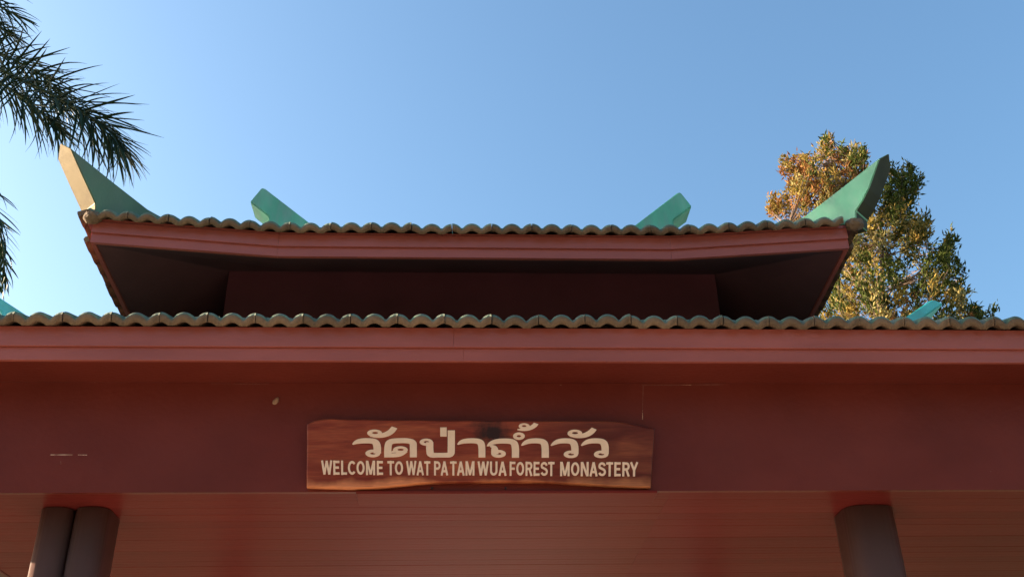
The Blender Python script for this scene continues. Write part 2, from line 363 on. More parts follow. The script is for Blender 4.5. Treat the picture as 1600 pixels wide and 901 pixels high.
# deck shell (soffit is its underside): eave ring -> gable ring -> ridge
def ring_pt(x, y, z): return Vector((CX+x, y, z))
vs, fs = [], []
hx, hy0, hy1 = 2.90, 6.47, 2*YM-6.47
gx, gy0, gy1 = 2.10, 7.30, 2*YM-7.30
K = 1.47
ring0 = [(-hx, hy0), (-K, hy0), (K, hy0), (hx, hy0), (hx, hy0+1.4), (hx, hy1-1.4), (hx, hy1), (K, hy1), (-K, hy1), (-hx, hy1), (-hx, hy1-1.4), (-hx, hy0+1.4)]
ring1 = [(-gx, gy0), (-K, gy0), (K, gy0), (gx, gy0), (gx, gy0+.8), (gx, gy1-.8), (gx, gy1), (K, gy1), (-K, gy1), (-gx, gy1), (-gx, gy1-.8), (-gx, gy0+.8)]
corner = {0, 3, 6, 9}
for i, (x, y) in enumerate(ring0): vs.append(ring_pt(x, y, 5.785+.01+(.105 if i in corner else 0)))
for i, (x, y) in enumerate(ring1): vs.append(ring_pt(x, y, zup(.85)-.02))
for i in range(12): fs.append([i, (i+1) % 12, 12+(i+1) % 12, 12+i])
me = fixn(mesh('upper_roof', vs, fs, 'soffit'))
up_roof = link('upper_roof', me, GH)
# gable roof planes above the hip
for s in (-1, 1):
    deck('roof_deck', [(CX-2.2, YM+s*(YM-7.30), zup(.88)-.015), (CX+2.2, YM+s*(YM-7.30), zup(.88)-.015), (CX+2.2, YM+s*.004, zup(DE)-.02), (CX-2.2, YM+s*.004, zup(DE)-.02)], 'soffit', up_roof, .03)
    xg = CX+s*2.0
    prism('gable_wall', [(7.42, zup(.98)-.1), (2*YM-7.42, zup(.98)-.1), (YM, zup(DE)-.10)], lambda p, k: Vector((xg+(.05 if k else -.05), p[0], p[1])), 'red', up_roof)
    for t in (-1, 1):
        pr = [(YM+t*1.66, zup(.92)-.16), (YM+t*1.66, zup(.92)+.06), (YM+t*.0, zup(DE)+.05), (YM+t*.0, zup(DE)-.17)]
        xb = CX+s*2.215
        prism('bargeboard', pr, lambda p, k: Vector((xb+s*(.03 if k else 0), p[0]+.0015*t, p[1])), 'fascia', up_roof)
# soffit: slopes up from the eave to the drum
vs, fs = [], []
sx0, sy0, sy1 = 2.83, 6.53, 2*YM-6.53
r0_ = [(-sx0, sy0), (-K, sy0), (K, sy0), (sx0, sy0), (sx0, sy0+1.4), (sx0, sy1-1.4), (sx0, sy1), (K, sy1), (-K, sy1), (-sx0, sy1), (-sx0, sy1-1.4), (-sx0, sy0+1.4)]
dx = 2.072
r1_ = [(-dx, 7.498), (-K, 7.498), (K, 7.498), (dx, 7.498), (dx, 8.1), (dx, 9.9), (dx, 10.502), (K, 10.502), (-K, 10.502), (-dx, 10.502), (-dx, 9.9), (-dx, 8.1)]
for i, (x, y) in enumerate(r0_): vs.append(ring_pt(x, y, 5.64+(.10 if i in corner else 0)))
for (x, y) in r1_: vs.append(ring_pt(x, y, 6.088))
for i in range(12): fs.append([i, 12+i, 12+(i+1) % 12, (i+1) % 12])
link('soffit', fixn(mesh('soffit', vs, fs, 'soffit')), up_roof)
# fascia: two courses of board following the kinked eave
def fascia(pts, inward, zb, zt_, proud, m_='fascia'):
    """pts: (x, y, lift) polyline; a board from zb to zt_ above lift, its face `proud` outside the polyline, 30 mm thick"""
    o_, i_ = [], []
    vs = []
    for (x, y, lf) in pts:
        a = Vector((x, y, 0))-inward*proud; b_ = Vector((x, y, 0))+inward*.03
        vs += [a+Vector((0, 0, zb+lf)), a+Vector((0, 0, zt_+lf)), b_+Vector((0, 0, zt_+lf)), b_+Vector((0, 0, zb+lf))]
    fs = [[0, 1, 2, 3]]
    for i in range(len(pts)-1):
        for j in range(4): fs.append([4*i+j, 4*i+(j+1) % 4, 4*i+4+(j+1) % 4, 4*i+4+j])
    k = 4*(len(pts)-1); fs.append([k+3, k+2, k+1, k])
    return link('fascia_board', fixn(mesh('fascia_board', vs, fs, m_)), up_roof)
fl = .111
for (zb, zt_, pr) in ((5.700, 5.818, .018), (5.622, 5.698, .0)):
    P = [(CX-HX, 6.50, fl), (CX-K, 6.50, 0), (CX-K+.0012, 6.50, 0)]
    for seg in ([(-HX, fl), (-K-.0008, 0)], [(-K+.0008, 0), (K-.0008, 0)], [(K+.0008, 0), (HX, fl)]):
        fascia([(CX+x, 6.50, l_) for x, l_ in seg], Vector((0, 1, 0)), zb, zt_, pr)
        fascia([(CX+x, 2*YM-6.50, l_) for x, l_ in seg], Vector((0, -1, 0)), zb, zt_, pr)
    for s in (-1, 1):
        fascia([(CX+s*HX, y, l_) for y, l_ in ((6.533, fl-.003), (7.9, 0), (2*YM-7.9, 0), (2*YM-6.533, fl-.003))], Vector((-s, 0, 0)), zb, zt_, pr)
# eave tiles
US = math.atan(.45); UX = .2995
tm_up = tile_mesh(UX, .042, .034)
zf_f = lambda p: lift(p.x-CX)
xs2 = -.093-UX*9
nU = 19
tile_row(tm_up, Vector((xs2, UE, 5.785)), Vector((1, 0, 0)), US, nU, UX, up_roof, zf=zf_f)
tile_row(tm_up, Vector((xs2+3*UX, UE+.31*math.cos(US), 5.785+.31*math.sin(US)+.018)), Vector((1, 0, 0)), US, nU-6, UX, up_roof, zf=lambda p: lift(p.x-CX)*.6)
ysd = 2*YM-2*6.42; nS = 17; lift_y = lambda p: .105*max(0, min(1.0, (abs(p.y-YM)-1.15)/1.35))
yst = YM-nS*UX/2
tile_row(tm_up, Vector((CX-2.99, YM+nS*UX/2, 5.785)), Vector((0, -1, 0)), US, nS, UX, up_roof, zf=lift_y, ends=.28)
tile_row(tm_up, Vector((CX+2.99, YM-nS*UX/2, 5.785)), Vector((0, 1, 0)), US, nS, UX, up_roof, zf=lift_y, ends=.28)
rows = []; d = DE-.56
while d > .05: rows.append((d, max(d-.28, 0))); d -= .28
def hwf(d):
    dy = DE-d
    w = 2.93-dy if dy < .72 else 2.21
    return (CX-w, CX+w)
field('tile_field', up_roof, rows, lambda d: zup(DE-d)+.008, hwf, ax='f')
field('tile_field', up_roof, [(DE, DE-.28), (DE-.28, DE-.56)]+rows, lambda d: zup(DE-d)+.008, hwf, ax='b', zoff=lambda t, d: lift(t-CX)*max(0, 1-(DE-d)))
for s in (-1, 1):
    field('tile_field', up_roof, [(2.65, 2.38), (2.38, 2.10)], lambda d: 5.785+.45*(2.93-d)+.012, lambda d: (YM-DE+(2.93-d), YM+DE-(2.93-d)), ax='s', sgn=s)
# ridge, hips and horns
zr = zup(DE)
box('ridge_cap', CX-1.95, CX+1.95, YM-.13, YM+.13, zr-.04, zr+.06, 'green', up_roof, .02)
for s in (-1, 1):
    ridge_horn('ridge_horn', s, [(1.40, zr-.04), (1.40, zr+.02), (1.66, 7.465), (2.185, 7.915), (2.21, 7.92), (2.315, 7.735), (2.10, 7.555), (2.08, zr-.02)], YM-.15, YM+.15, 'ridge_green', up_roof)
def corner_horn(sx, sy, end):
    """upturned horn on a hip: house-shaped section, its overhanging end face looks out over the corner"""
    P0 = Vector((CX+.045+sx*2.85, YM+sy*(YM-6.45), 0)); t = Vector((sx, sy, 0)).normalized(); n = Vector((sx, -sy, 0)).normalized()
    w = .20
    prof_s = [(-.85, 6.135), (-.60, 6.14), (-.36, 6.165), (-.05, 6.262), (.315, 6.385)]            # shoulder line, inner to outer
    prof_e = [(.25, 6.275), (.185, 6.17), (.115, 6.085), (.045, 6.02), (.03, 5.93)] if sx > 0 else [(.25, 6.293), (.18, 6.198), (.11, 6.106), (.045, 6.02), (.03, 5.93)]  # end edge, top to bottom
    vs = []; fs = []; mi = []
    ns, ne = len(prof_s), len(prof_e)
    for off in (0, w):
        for (r_, z) in prof_s+prof_e: vs.append(P0+t*r_+n*off+Vector((0, 0, z)))
        vs.append(P0+t*(-.85)+n*off+Vector((0, 0, 6.08)))
    N = ns+ne+1
    pk = len(vs)
    for i, (r_, z) in enumerate(prof_s): vs.append(P0+t*(r_+(.05 if i == ns-1 else 0))+n*(w/2)+Vector((0, 0, z+(.078 if i == ns-1 else .055))))
    fs.append(list(range(N))); mi.append(0); fs.append(list(range(2*N-1, N-1, -1))); mi.append(0)
    for i in range(ns-1):
        fs.append([i, i+1, pk+i+1, pk+i]); mi.append(0); fs.append([pk+i, pk+i+1, N+i+1, N+i]); mi.append(0)
    fs.append([ns-1, N+ns-1, pk+ns-1]); mi.append(1)
    for i in range(ns-1, ns+ne-1): fs.append([i, i+1, N+i+1, N+i]); mi.append(1)
    fs.append([N-1, 0, pk, N, 2*N-1]); mi.append(0)
    fs.append([N-2, N-1, 2*N-1, 2*N-2]); mi.append(1)
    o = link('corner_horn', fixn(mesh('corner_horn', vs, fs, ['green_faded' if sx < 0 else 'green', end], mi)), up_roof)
    soften(o.data, .007)
    pts = [P0+t*r_+n*(w/2)+Vector((0, 0, z)) for r_, z in ((-.8, 6.10), (-1.15, 6.30))]
    vs, fs = tube(pts, [.085, .085], 8); link('hip_cap', mesh('hip_cap', vs, fs, 'green', None, True), up_roof)
    return o
for sx in (-1, 1):
    for sy in (-1, 1):
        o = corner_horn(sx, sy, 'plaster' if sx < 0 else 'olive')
        if (sx, sy) == (-1, -1): o['label'] = 'upturned corner horn with a pale weathered end face'
        if (sx, sy) == (1, -1): o['label'] = 'upturned green corner horn with a dark end face'

for sx in (-1, 1):                                     # mortar lump closing the corner under each front horn
    b = bmesh.new(); bmesh.ops.create_icosphere(b, subdivisions=3, radius=1)
    for v in b.verts:
        k = 1+.22*noise.noise(v.co*2.1+Vector((sx*5, 0, 0))); v.co = Vector((v.co.x*.07*k, v.co.y*.06*k, v.co.z*.05*k))
    me = bpy.data.meshes.new('corner_mortar'); b.to_mesh(me); b.free(); me.materials.append(MT['tile_end'])
    link('corner_mortar', me, up_roof, (CX+.03+sx*2.875, 6.45, 5.915))

# worn marks on the beam: filler lines of the board joints, thin raised strips
def strip(x0_, y0_, x1_, y1_, wpx=1.2, Y=6.2335, m_='letter'):
    a, b_ = at(x0_, y0_, Y), at(x1_, y1_, Y); d_ = (b_-a).normalized(); nn = Vector((-d_.z, 0, d_.x))*(wpx*.0021)
    k = 8; vs, fs = [], []
    for i in range(k+1):
        p = a.lerp(b_, i/k); w = nn*rnd.uniform(.25, 1)
        vs += [p-w, p+w]
    for i in range(k): fs.append([2*i, 2*i+2, 2*i+3, 2*i+1])
    return link('paint_scratch', mesh('paint_scratch', vs, fs, m_), beam)
MT['crack'] = mat('worn_paint', (.30, .14, .11), .7, .4, 80)
strip(79, 710, 113, 710, 1.0, m_='letter'); strip(122, 710, 136, 710.3, .9, m_='letter'); strip(95, 720, 95, 725, .6, m_='crack')
strip(1003, 601.5, 1130, 600.5, .8, m_='crack'); strip(1005, 602, 1003.5, 655, .6, m_='crack'); strip(330, 599, 420, 600, .5, m_='crack')
strip(1060, 601, 1080, 601, .8, m_='letter'); strip(1004, 640, 1004, 655, .8, m_='letter')

for (x, y, w_, Y_) in ((626, 593.5, 1.6, 6.2335), (652, 561, 4, 5.872), (635, 561.5, 6, 5.872), (836, 563.5, 3, 5.872), (876, 601, 3, 6.2335), (148, 597, 2.5, 6.2335), (194, 597, 2, 6.2335), (1393, 564, 3, 5.872), (1548, 736, 2, 6.2335), (668, 527, 1.5, 5.855), (180, 861, 0, 0)):
    if w_: strip(x-w_/2, y, x+w_/2, y+.3, .9, Y_, 'crack')
# ------------------------------------------------------------------ sign
SY = 6.185
sc_ = at(749, 707, SY)
SIGN = empty('welcome_sign', sc_, 'long varnished wooden plank sign with cream Thai and English lettering on the red beam', 'sign')
SIGN.rotation_euler.x = R(5); SIGN.location.y -= .022; SIGN.location.z -= .014          # the board leans out a little at the top
top = [(481, 662), (486, 659.5), (494, 656.5), (506, 654.6), (520, 654), (545, 655), (570, 655), (610, 656), (655, 656), (700, 657), (745, 656.5), (800, 657), (860, 657.5), (915, 657), (952, 657.3), (972, 659), (990, 662.5), (1006, 666), (1016, 667.5), (1021.5, 669)]
right = [(1020.5, 690), (1019, 715), (1018, 740), (1016.5, 757.5)]
bot = [(1005, 757.5), (985, 757), (960, 756), (935, 754.5), (905, 752.7), (875, 751), (840, 749.6), (800, 749.2), (755, 749.6), (715, 750), (680, 750.5), (650, 752.5), (622, 755.5), (600, 757.6), (575, 759), (548, 759.3), (515, 758.5), (479.5, 757.5)]
left = [(479.3, 735), (480.2, 705), (480.6, 680)]
outl = []
seq = top+right+bot+left
for i, p in enumerate(seq):
    q = seq[(i+1) % len(seq)]
    for k in range(2):
        f_ = k/2; jx = rnd.uniform(-.25, .25) if k else 0
        outl.append((p[0]+(q[0]-p[0])*f_+jx, p[1]+(q[1]-p[1])*f_+jx))
loc = [at(x, y, SY)-sc_ for x, y in outl]
n = len(loc); cen = sum(loc, Vector())/n
def ring(y, k): return [Vector((p.x-(p.x-cen.x)/abs(p.x-cen.x+1e-6)*k*min(1, abs(p.x-cen.x)), y, p.z-(k if p.z > cen.z else -k))) for p in loc]
rings = [ring(.046, .0), ring(.012, -.001), ring(.003, .003), ring(0, .009)]
vs = [v for r_ in rings for v in r_]; fs = []
for k in range(3):
    for i in range(n): fs.append([k*n+i, k*n+(i+1) % n, (k+1)*n+(i+1) % n, (k+1)*n+i])
fs.append([3*n+i for i in range(n)]); fs.append([i for i in range(n-1, -1, -1)])
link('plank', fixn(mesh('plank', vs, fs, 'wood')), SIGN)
for (x, y) in ((675, 762.5), (790, 762.5), (558, 763), (1008, 762.5)):
    p = at(x, y, 6.232); vs, fs = tube([p-Vector((0, .012, 0)), p], [.007, .007], 8); link('screw', mesh('screw', vs, fs, 'screw'), beam)

# lettering: strokes drawn as ribbons, cut 4 mm proud of the plank
class Letter:
    def __init__(s): s.v, s.f, s.k = [], [], 0
    def poly(s, quads, ring_=False):
        """quads: list of (left, right) pixel pairs along the stroke"""
        y0 = -.0042-.0003*s.k; s.k += 1; y1 = .001
        b0 = len(s.v); n = len(quads)
        for a, b_ in quads:
            for (q, y) in ((a, y0), (b_, y0), (a, y1), (b_, y1)):
                p = at(q[0], q[1], SY)-sc_; s.v.append(Vector((p.x, y, p.z)))
        m_ = n if ring_ else n-1
        for i in range(m_):
            c = b0+4*i; d_ = b0+4*((i+1) % n)
            s.f += [[c, d_, d_+1, c+1], [c, c+2, d_+2, d_], [c+1, d_+1, d_+3, c+3]]
        if not ring_:
            s.f += [[b0, b0+1, b0+3, b0+2], [b0+4*(n-1), b0+4*(n-1)+2, b0+4*(n-1)+3, b0+4*(n-1)+1]]
    def done(s):
        link('letter', fixn(mesh('letter', s.v, s.f, 'letter')), SIGN)
def ribbon(pts, ws, T):
    """pts in a space where strokes have even weight, T maps to pixels; returns left/right pairs with mitred joints"""
    out = []
    for i, p in enumerate(pts):
        a = Vector(pts[max(i-1, 0)]); b_ = Vector(pts[min(i+1, len(pts)-1)]); p = Vector(p)
        d1 = (p-a).normalized() if i else (b_-p).normalized(); d2 = (b_-p).normalized() if i < len(pts)-1 else d1
        n1 = Vector((-d1.y, d1.x)); n2 = Vector((-d2.y, d2.x)); mm = (n1+n2)
        if mm.length < .2: mm = n1
        mm = mm.normalized(); k = min(1/max(mm.dot(n1), .35), 2.2)*ws[i]/2
        out.append((T(p+mm*k), T(p-mm*k)))
    return out
def smooth_pts(pts, ws, it=2):
    for _ in range(it):
        np_, nw = [pts[0]], [ws[0]]
        for i in range(len(pts)-1):
            a, b_ = Vector(pts[i]), Vector(pts[i+1])
            np_ += [tuple(a.lerp(b_, .25)), tuple(a.lerp(b_, .75))]; nw += [ws[i]*.75+ws[i+1]*.25, ws[i]*.25+ws[i+1]*.75]
        pts, ws = np_+[pts[-1]], nw+[ws[-1]]
    return pts, ws
AX = 1.5
def thai(ox, strokes=(), rings_=()):
    """coordinates as read off an enlargement (5.333 x, origin ox, 630)"""
    T = lambda p: (ox+p[0]*AX/5.333, 630+p[1]/5.333)
    L = Letter()
    for st in strokes:
        pts = [(p[0]/AX, p[1]) for p in st]; ws = [p[2] for p in st]
        if len(pts) > 2: pts, ws = smooth_pts(pts, ws)
        L.poly(ribbon(pts, ws, T))
    for (cx_, cy_, rx, ry, hx_, hy_, hrx, hry) in rings_:
        q = []
        for k in range(24):
            a = 2*math.pi*k/24
            q.append(((ox+(cx_+rx*math.cos(a))/5.333, 630+(cy_+ry*math.sin(a))/5.333), (ox+(hx_+hrx*math.cos(a))/5.333, 630+(hy_+hry*math.sin(a))/5.333)))
        L.poly(q, True)
    L.done()
def arch(x0_, y0_, dx_=0):   # the hooked arch shared by several letters: tip at (x0, y0), stem centre at x0+200
    return None
A, B = 460, 740
thai(A, [[(490, 336, 8), (520, 318, 30), (558, 308, 40), (625, 306, 41), (676, 312, 42), (694, 345, 42), (694, 408, 42)]], [(657, 409, 62, 31, 658, 409, 22, 9)])
thai(A, [[(636, 262, 22), (690, 270, 30), (755, 262, 36), (808, 238, 38), (838, 200, 34)]], [(673, 246, 62, 29, 677, 244, 24, 9)])
thai(A, [[(781, 440, 40), (781, 350, 40), (798, 312, 40), (870, 306, 40), (945, 306, 40), (992, 318, 40), (993, 360, 39), (993, 440, 39)],
         [(932, 388, 26), (885, 418, 34), (830, 424, 32), (762, 424, 32)], [(806, 400, 8), (840, 392, 22), (860, 382, 26)]], [(886, 380, 61, 29, 888, 379, 26, 9)])
thai(A, [[(1129, 318, 40), (1129, 380, 40), (1134, 424, 40), (1200, 423, 36), (1250, 423, 36), (1306, 422, 40), (1308, 370, 40), (1308, 224, 40)]], [(1100, 318, 55, 28, 1102, 317, 22, 9)])
thai(A, [[(1243, 200, 36), (1243, 273, 36)]])
thai(A, [[(1360, 337, 8), (1390, 318, 30), (1428, 308, 38), (1495, 306, 40), (1548, 314, 41), (1562, 350, 38), (1562, 441, 38)]])
thai(B, [[(114, 351, 8), (140, 328, 28), (190, 311, 38), (265, 308, 40), (328, 314, 41), (347, 350, 40), (347, 443, 40)],
         [(176, 415, 41), (176, 378, 40), (168, 356, 30), (136, 346, 14)]], [(207, 412, 61, 31, 208, 411, 22, 9)])
thai(B, [], [(375, 270, 49, 30, 375, 270, 18, 9)])
thai(B, [[(362, 217, 8), (400, 219, 20), (455, 213, 28), (500, 190, 30), (517, 168, 28)]], [(418, 190, 46, 23, 418, 189, 19, 8)])
thai(B, [[(397, 345, 8), (425, 325, 28), (462, 309, 38), (530, 306, 40), (580, 315, 41), (594, 352, 40), (594, 443, 40)]])
for dx_ in (0, 251):
    thai(B, [[(642+dx_, 346, 8), (672+dx_, 325, 28), (710+dx_, 309, 38), (776+dx_, 306, 40), (824+dx_, 315, 41), (840+dx_, 352, 40), (840+dx_, 412, 40)]], [(807+dx_, 416, 60, 30, 808+dx_, 416, 24, 9)])
thai(B, [[(800, 262, 22), (855, 272, 30), (918, 266, 36), (968, 243, 37), (998, 210, 32)]], [(838, 248, 61, 30, 840, 245, 25, 9)])
# English line: (stroke lists on a unit cap height), advance width
O_ = [(.36+.24*math.cos(a), .5-.395*math.sin(a)) for a in [2*math.pi*k/20 for k in range(21)]]
def arc(cx_, cy_, rx, ry, a0, a1, n_=9): return [(cx_+rx*math.cos(R(a0+(a1-a0)*k/n_)), cy_-ry*math.sin(R(a0+(a1-a0)*k/n_))) for k in range(n_+1)]
GL = {
 'W': ([[(.08, 0), (.25, .98)], [(.25, .98), (.44, .02)], [(.44, .02), (.63, .98)], [(.63, .98), (.80, 0)]], .88),
 'E': ([[(.15, 0), (.15, 1)], [(.15, .095), (.55, .095)], [(.15, .49), (.51, .49)], [(.15, .905), (.56, .905)]], .61),
 'L': ([[(.15, 0), (.15, 1)], [(.15, .905), (.53, .905)]], .56),
 'C': ([arc(.37, .5, .25, .40, 42, 318, 16)], .67),
 'O': ([O_], .72),
 'M': ([[(.14, 1), (.14, 0)], [(.17, .02), (.42, .96)], [(.42, .96), (.67, .02)], [(.70, 0), (.70, 1)]], .84),
 'T': ([[(.28, 0), (.28, 1)], [(.02, .095), (.54, .095)]], .56),
 'A': ([[(.08, 1), (.31, .02)], [(.31, .02), (.55, 1)], [(.16, .70), (.46, .70)]], .63),
 'P': ([[(.15, 0), (.15, 1)], [(.15, .095), (.34, .095)]+arc(.36, .31, .17, .215, 90, -90, 8)+[(.15, .525)]], .61),
 'U': ([[(.15, 0), (.15, .62)]+arc(.36, .66, .21, .245, 180, 360, 8)+[(.57, .62), (.57, 0)]], .72),
 'F': ([[(.15, 0), (.15, 1)], [(.15, .095), (.54, .095)], [(.15, .50), (.49, .50)]], .57),
 'R': ([[(.15, 0), (.15, 1)], [(.15, .095), (.36, .095)]+arc(.38, .30, .17, .205, 90, -90, 8)+[(.15, .505)], [(.38, .52), (.56, 1)]], .65),
 'S': ([[(.53, .27)]+arc(.32, .285, .20, .19, 20, 215, 9)+arc(.33, .70, .215, .205, 55, -165, 10)], .62),
 'N': ([[(.14, 1), (.14, 0)], [(.16, .02), (.56, .98)], [(.58, 0), (.58, 1)]], .72),
 'Y': ([[(.07, 0), (.31, .56)], [(.55, 0), (.31, .56)], [(.31, .52), (.31, 1)]], .62),
}
words = [('WELCOME', 502.5, 600), ('TO', 605.3, 631), ('WAT', 634.8, 673), ('PA', 677, 700.5), ('TAM', 703, 742.5), ('WUA', 746, 791.5), ('FOREST', 794.7, 866.3), ('MONASTERY', 873.5, 996.3)]
for wd, xa, xb in words:
    tot = sum(GL[c][1] for c in wd); k = (xb-xa)/tot; x = xa
    for c in wd:
        ys = lambda px: (717.3+(px-500)*.0054, 738.9+(px-500)*.0053)
        T = lambda p, x=x, k=k, ys=ys: (x+p[0]*k, ys(x)[0]+(ys(x)[1]-ys(x)[0])*p[1])
        L = Letter()
        for st in GL[c][0]: L.poly(ribbon(st, [.158]*len(st), T))
        L.done(); x += GL[c][1]*k

# small pale blob on the beam, built for a blurred insect
p = at(431, 626, 6.228)
b = bmesh.new(); bmesh.ops.create_icosphere(b, subdivisions=3, radius=1)
for v in b.verts:
    k = 1+.18*noise.noise(v.co*2.3); v.co = Vector((v.co.x*.017*k*(1-.2*v.co.z), v.co.y*.010, v.co.z*.029*k))
me = bpy.data.meshes.new('cocoon'); b.to_mesh(me); b.free(); me.materials.append(MT['cocoon'])
for q in me.polygons: q.use_smooth = True
o = link('cocoon', me, None, p); o.rotation_euler = (0, R(28), 0)
o['label'] = 'small pale cocoon stuck on the red beam left of the sign'; o['category'] = 'cocoon'

# ------------------------------------------------------------------ tree behind the right of the gate
TY = 19.0
tp = lambda x, y, dy=0: at(x, y, TY+dy)
base = Vector((tp(1378, 480).x, TY, 0))
TREE = empty('tree', base, 'tall slender tree with golden and olive leaves behind the right roof corner', 'tree')
def rel(p): return p-base
tr = [Vector((0, 0, 0)), Vector((.05, 0, 4)), Vector((-.04, 0, 9)), rel(tp(1378, 470)), rel(tp(1378, 400)), rel(tp(1375, 340))]
vs, fs = tube(tr, [.24, .19, .13, .065, .05, .04], 8); trunk = link('trunk', mesh('trunk', vs, fs, 'bark', None, True), TREE)
leaders = {'l': [rel(tp(1375, 345)), rel(tp(1345, 300, -.2)), rel(tp(1310, 250, -.3)), rel(tp(1294, 203, -.3))],
           'r': [rel(tp(1376, 380)), rel(tp(1395, 330, .4)), rel(tp(1412, 285, .5)), rel(tp(1418, 268, .5))],
           's': [rel(tp(1378, 460)), rel(tp(1430, 430, .3)), rel(tp(1465, 400, .6)), rel(tp(1485, 385, .7))],
           'w': [rel(tp(1378, 470)), rel(tp(1330, 440, -.6)), rel(tp(1270, 390, -.9)), rel(tp(1212, 335, -1.0))],
           'q': [rel(tp(1378, 520)), rel(tp(1430, 490, .2)), rel(tp(1490, 460, .4)), rel(tp(1504, 425, .5))],
           'b': [Vector((0, 0, 9.0)), rel(tp(1440, 540, .2)), rel(tp(1500, 510, .3)), rel(tp(1540, 490, .3))]}
for k, pts in leaders.items():
    vs, fs = tube(pts, [.022, .016, .010, .005], 5); link('limb', mesh('limb', vs, fs, 'bark', None, True), TREE)
axes = [p for L_ in leaders.values() for i in range(3) for p in [L_[i].lerp(L_[i+1], t) for t in (0, .33, .66)]]+[tr[3], tr[4], tr[5], tr[2]+Vector((0, 0, 1))]
# crown regions measured in the photograph: polygon, count of twigs, leaf mix (gold, orange, green, pale) painted gold on the sunlit side, green in shade, depth spread
regs = [
 ([(1284, 222), (1298, 216), (1316, 234), (1352, 232), (1345, 270), (1300, 330), (1268, 330), (1262, 275), (1275, 240)], 62, (.42, .24, .22, .12), .6),
 ([(1226, 256), (1262, 240), (1275, 260), (1270, 330), (1240, 330), (1238, 290)], 36, (.5, .34, .06, .1), .6),
 ([(1203, 312), (1225, 308), (1228, 338), (1205, 336)], 9, (.6, .3, .0, .1), .3),
 ([(1232, 320), (1300, 320), (1300, 400), (1240, 400)], 20, (.5, .3, .1, .1), .8),
 ([(1330, 240), (1352, 236), (1350, 290), (1320, 290)], 10, (.2, .1, .6, .1), .6),
 ([(1395, 266), (1432, 268), (1438, 292), (1426, 322), (1410, 345), (1385, 340), (1380, 300)], 40, (.06, .02, .88, .04), .6),
 ([(1335, 345), (1385, 325), (1418, 345), (1425, 395), (1400, 415), (1350, 395), (1330, 380)], 52, (.20, .04, .46, .30), .9),
 ([(1430, 345), (1445, 340), (1445, 375), (1430, 380)], 7, (.2, .05, .5, .25), .4),
 ([(1320, 385), (1375, 400), (1382, 440), (1375, 495), (1285, 495), (1305, 440)], 74, (.26, .07, .48, .19), 1.0),
 ([(1385, 415), (1470, 395), (1490, 430), (1470, 480), (1390, 490)], 50, (.03, .01, .93, .03), 1.0),
 ([(1470, 385), (1482, 378), (1502, 408), (1506, 425), (1480, 432), (1468, 410)], 14, (.05, .02, .88, .05), .6),
 ([(1450, 440), (1500, 432), (1508, 455), (1512, 490), (1455, 500)], 30, (.12, .02, .50, .36), .7),
 ([(1285, 462), (1390, 458), (1440, 480), (1440, 510), (1285, 510)], 40, (.34, .10, .28, .28), .8),
 ([(1415, 330), (1445, 345), (1475, 385), (1440, 425), (1408, 405)], 15, (.16, .03, .5, .31), .6),
 ([(1510, 486), (1550, 488), (1552, 510), (1505, 510)], 8, (.02, .0, .9, .08), .4),
 ([(1290, 500), (1520, 500), (1500, 640), (1320, 640)], 70, (.2, .05, .55, .2), 1.2)]
def inside(p, poly):
    c = False; j = len(poly)-1
    for i in range(len(poly)):
        a, b_ = poly[i], poly[j]
        if (a[1] > p[1]) != (b_[1] > p[1]) and p[0] < (b_[0]-a[0])*(p[1]-a[1])/(b_[1]-a[1])+a[0]: c = not c
        j = i
    return c
mats_l = ['leaf_gold', 'leaf_orange', 'leaf_green', 'leaf_pale']
LV, LF, LM = [], [], []; TV, TF = [], []
def leaf(p, d_, L_, w, mi, V=None, F=None, Mi=None):
    V = LV if V is None else V; F = LF if F is None else F; Mi = LM if Mi is None else Mi
    s_ = d_.cross(Vector((rnd.gauss(0, 1), rnd.gauss(0, 1), rnd.gauss(0, .6)))).normalized()*w/2
    nrm = s_.cross(d_).normalized()
    k = len(V)
    V += [p, p+d_*L_*.45+s_, p+d_*L_*.5+nrm*L_*.08, p+d_*L_*.45-s_, p+d_*L_-nrm*L_*.05]
    F += [[k, k+1, k+2], [k, k+2, k+3], [k+1, k+4, k+2], [k+3, k+2, k+4]]; Mi += [mi]*4
for ri_, (poly, cnt, mix, dep) in enumerate(regs):
    dens = {9: .62, 11: .75, 12: .8, 5: .85, 6: .8, 8: .85, 10: .8, 13: .7}.get(ri_, 1)
    xs_ = [q[0] for q in poly]; ys_ = [q[1] for q in poly]
    for _ in range(int(cnt*1.35*dens)):
        while True:
            q = (rnd.uniform(min(xs_), max(xs_)), rnd.uniform(min(ys_), max(ys_)))
            if inside(q, poly): break
        c = rel(tp(q[0], q[1], rnd.gauss(0, dep)))
        near = min(axes, key=lambda a: (a-c).length+max(0, a.z-c.z)*2)
        out = (c-near); out = out.normalized() if out.length > .05 else Vector((0, 0, 1))
        d_ = (out*.55+Vector((rnd.gauss(0, .25), rnd.gauss(0, .25), .75))).normalized()
        TL = rnd.uniform(.28, .5)
        st = c-d_*TL*.5
        v_, f_ = tube([near, near.lerp(st, .6)+Vector((0, 0, -.05)), st, st+d_*TL], [.011, .009, .007, .003], 3)
        o0 = len(TV); TV += v_; TF += [[i+o0 for i in ff] for ff in f_]
        mi = rnd.choices(range(4), mix)[0]
        for k in range(rnd.randint(36, 52)):
            t_ = rnd.uniform(.05, 1.05)
            ld = (d_*rnd.uniform(.4, 1.1)+Vector((rnd.gauss(0, .55), rnd.gauss(0, .55), rnd.gauss(.05, .5)))).normalized()
            m2 = mi if rnd.random() < .78 else rnd.choices(range(4), mix)[0]
            leaf(st+d_*TL*t_+Vector((rnd.gauss(0, .05), rnd.gauss(0, .05), rnd.gauss(0, .05))), ld, rnd.uniform(.085, .17), rnd.uniform(.032, .058), m2)
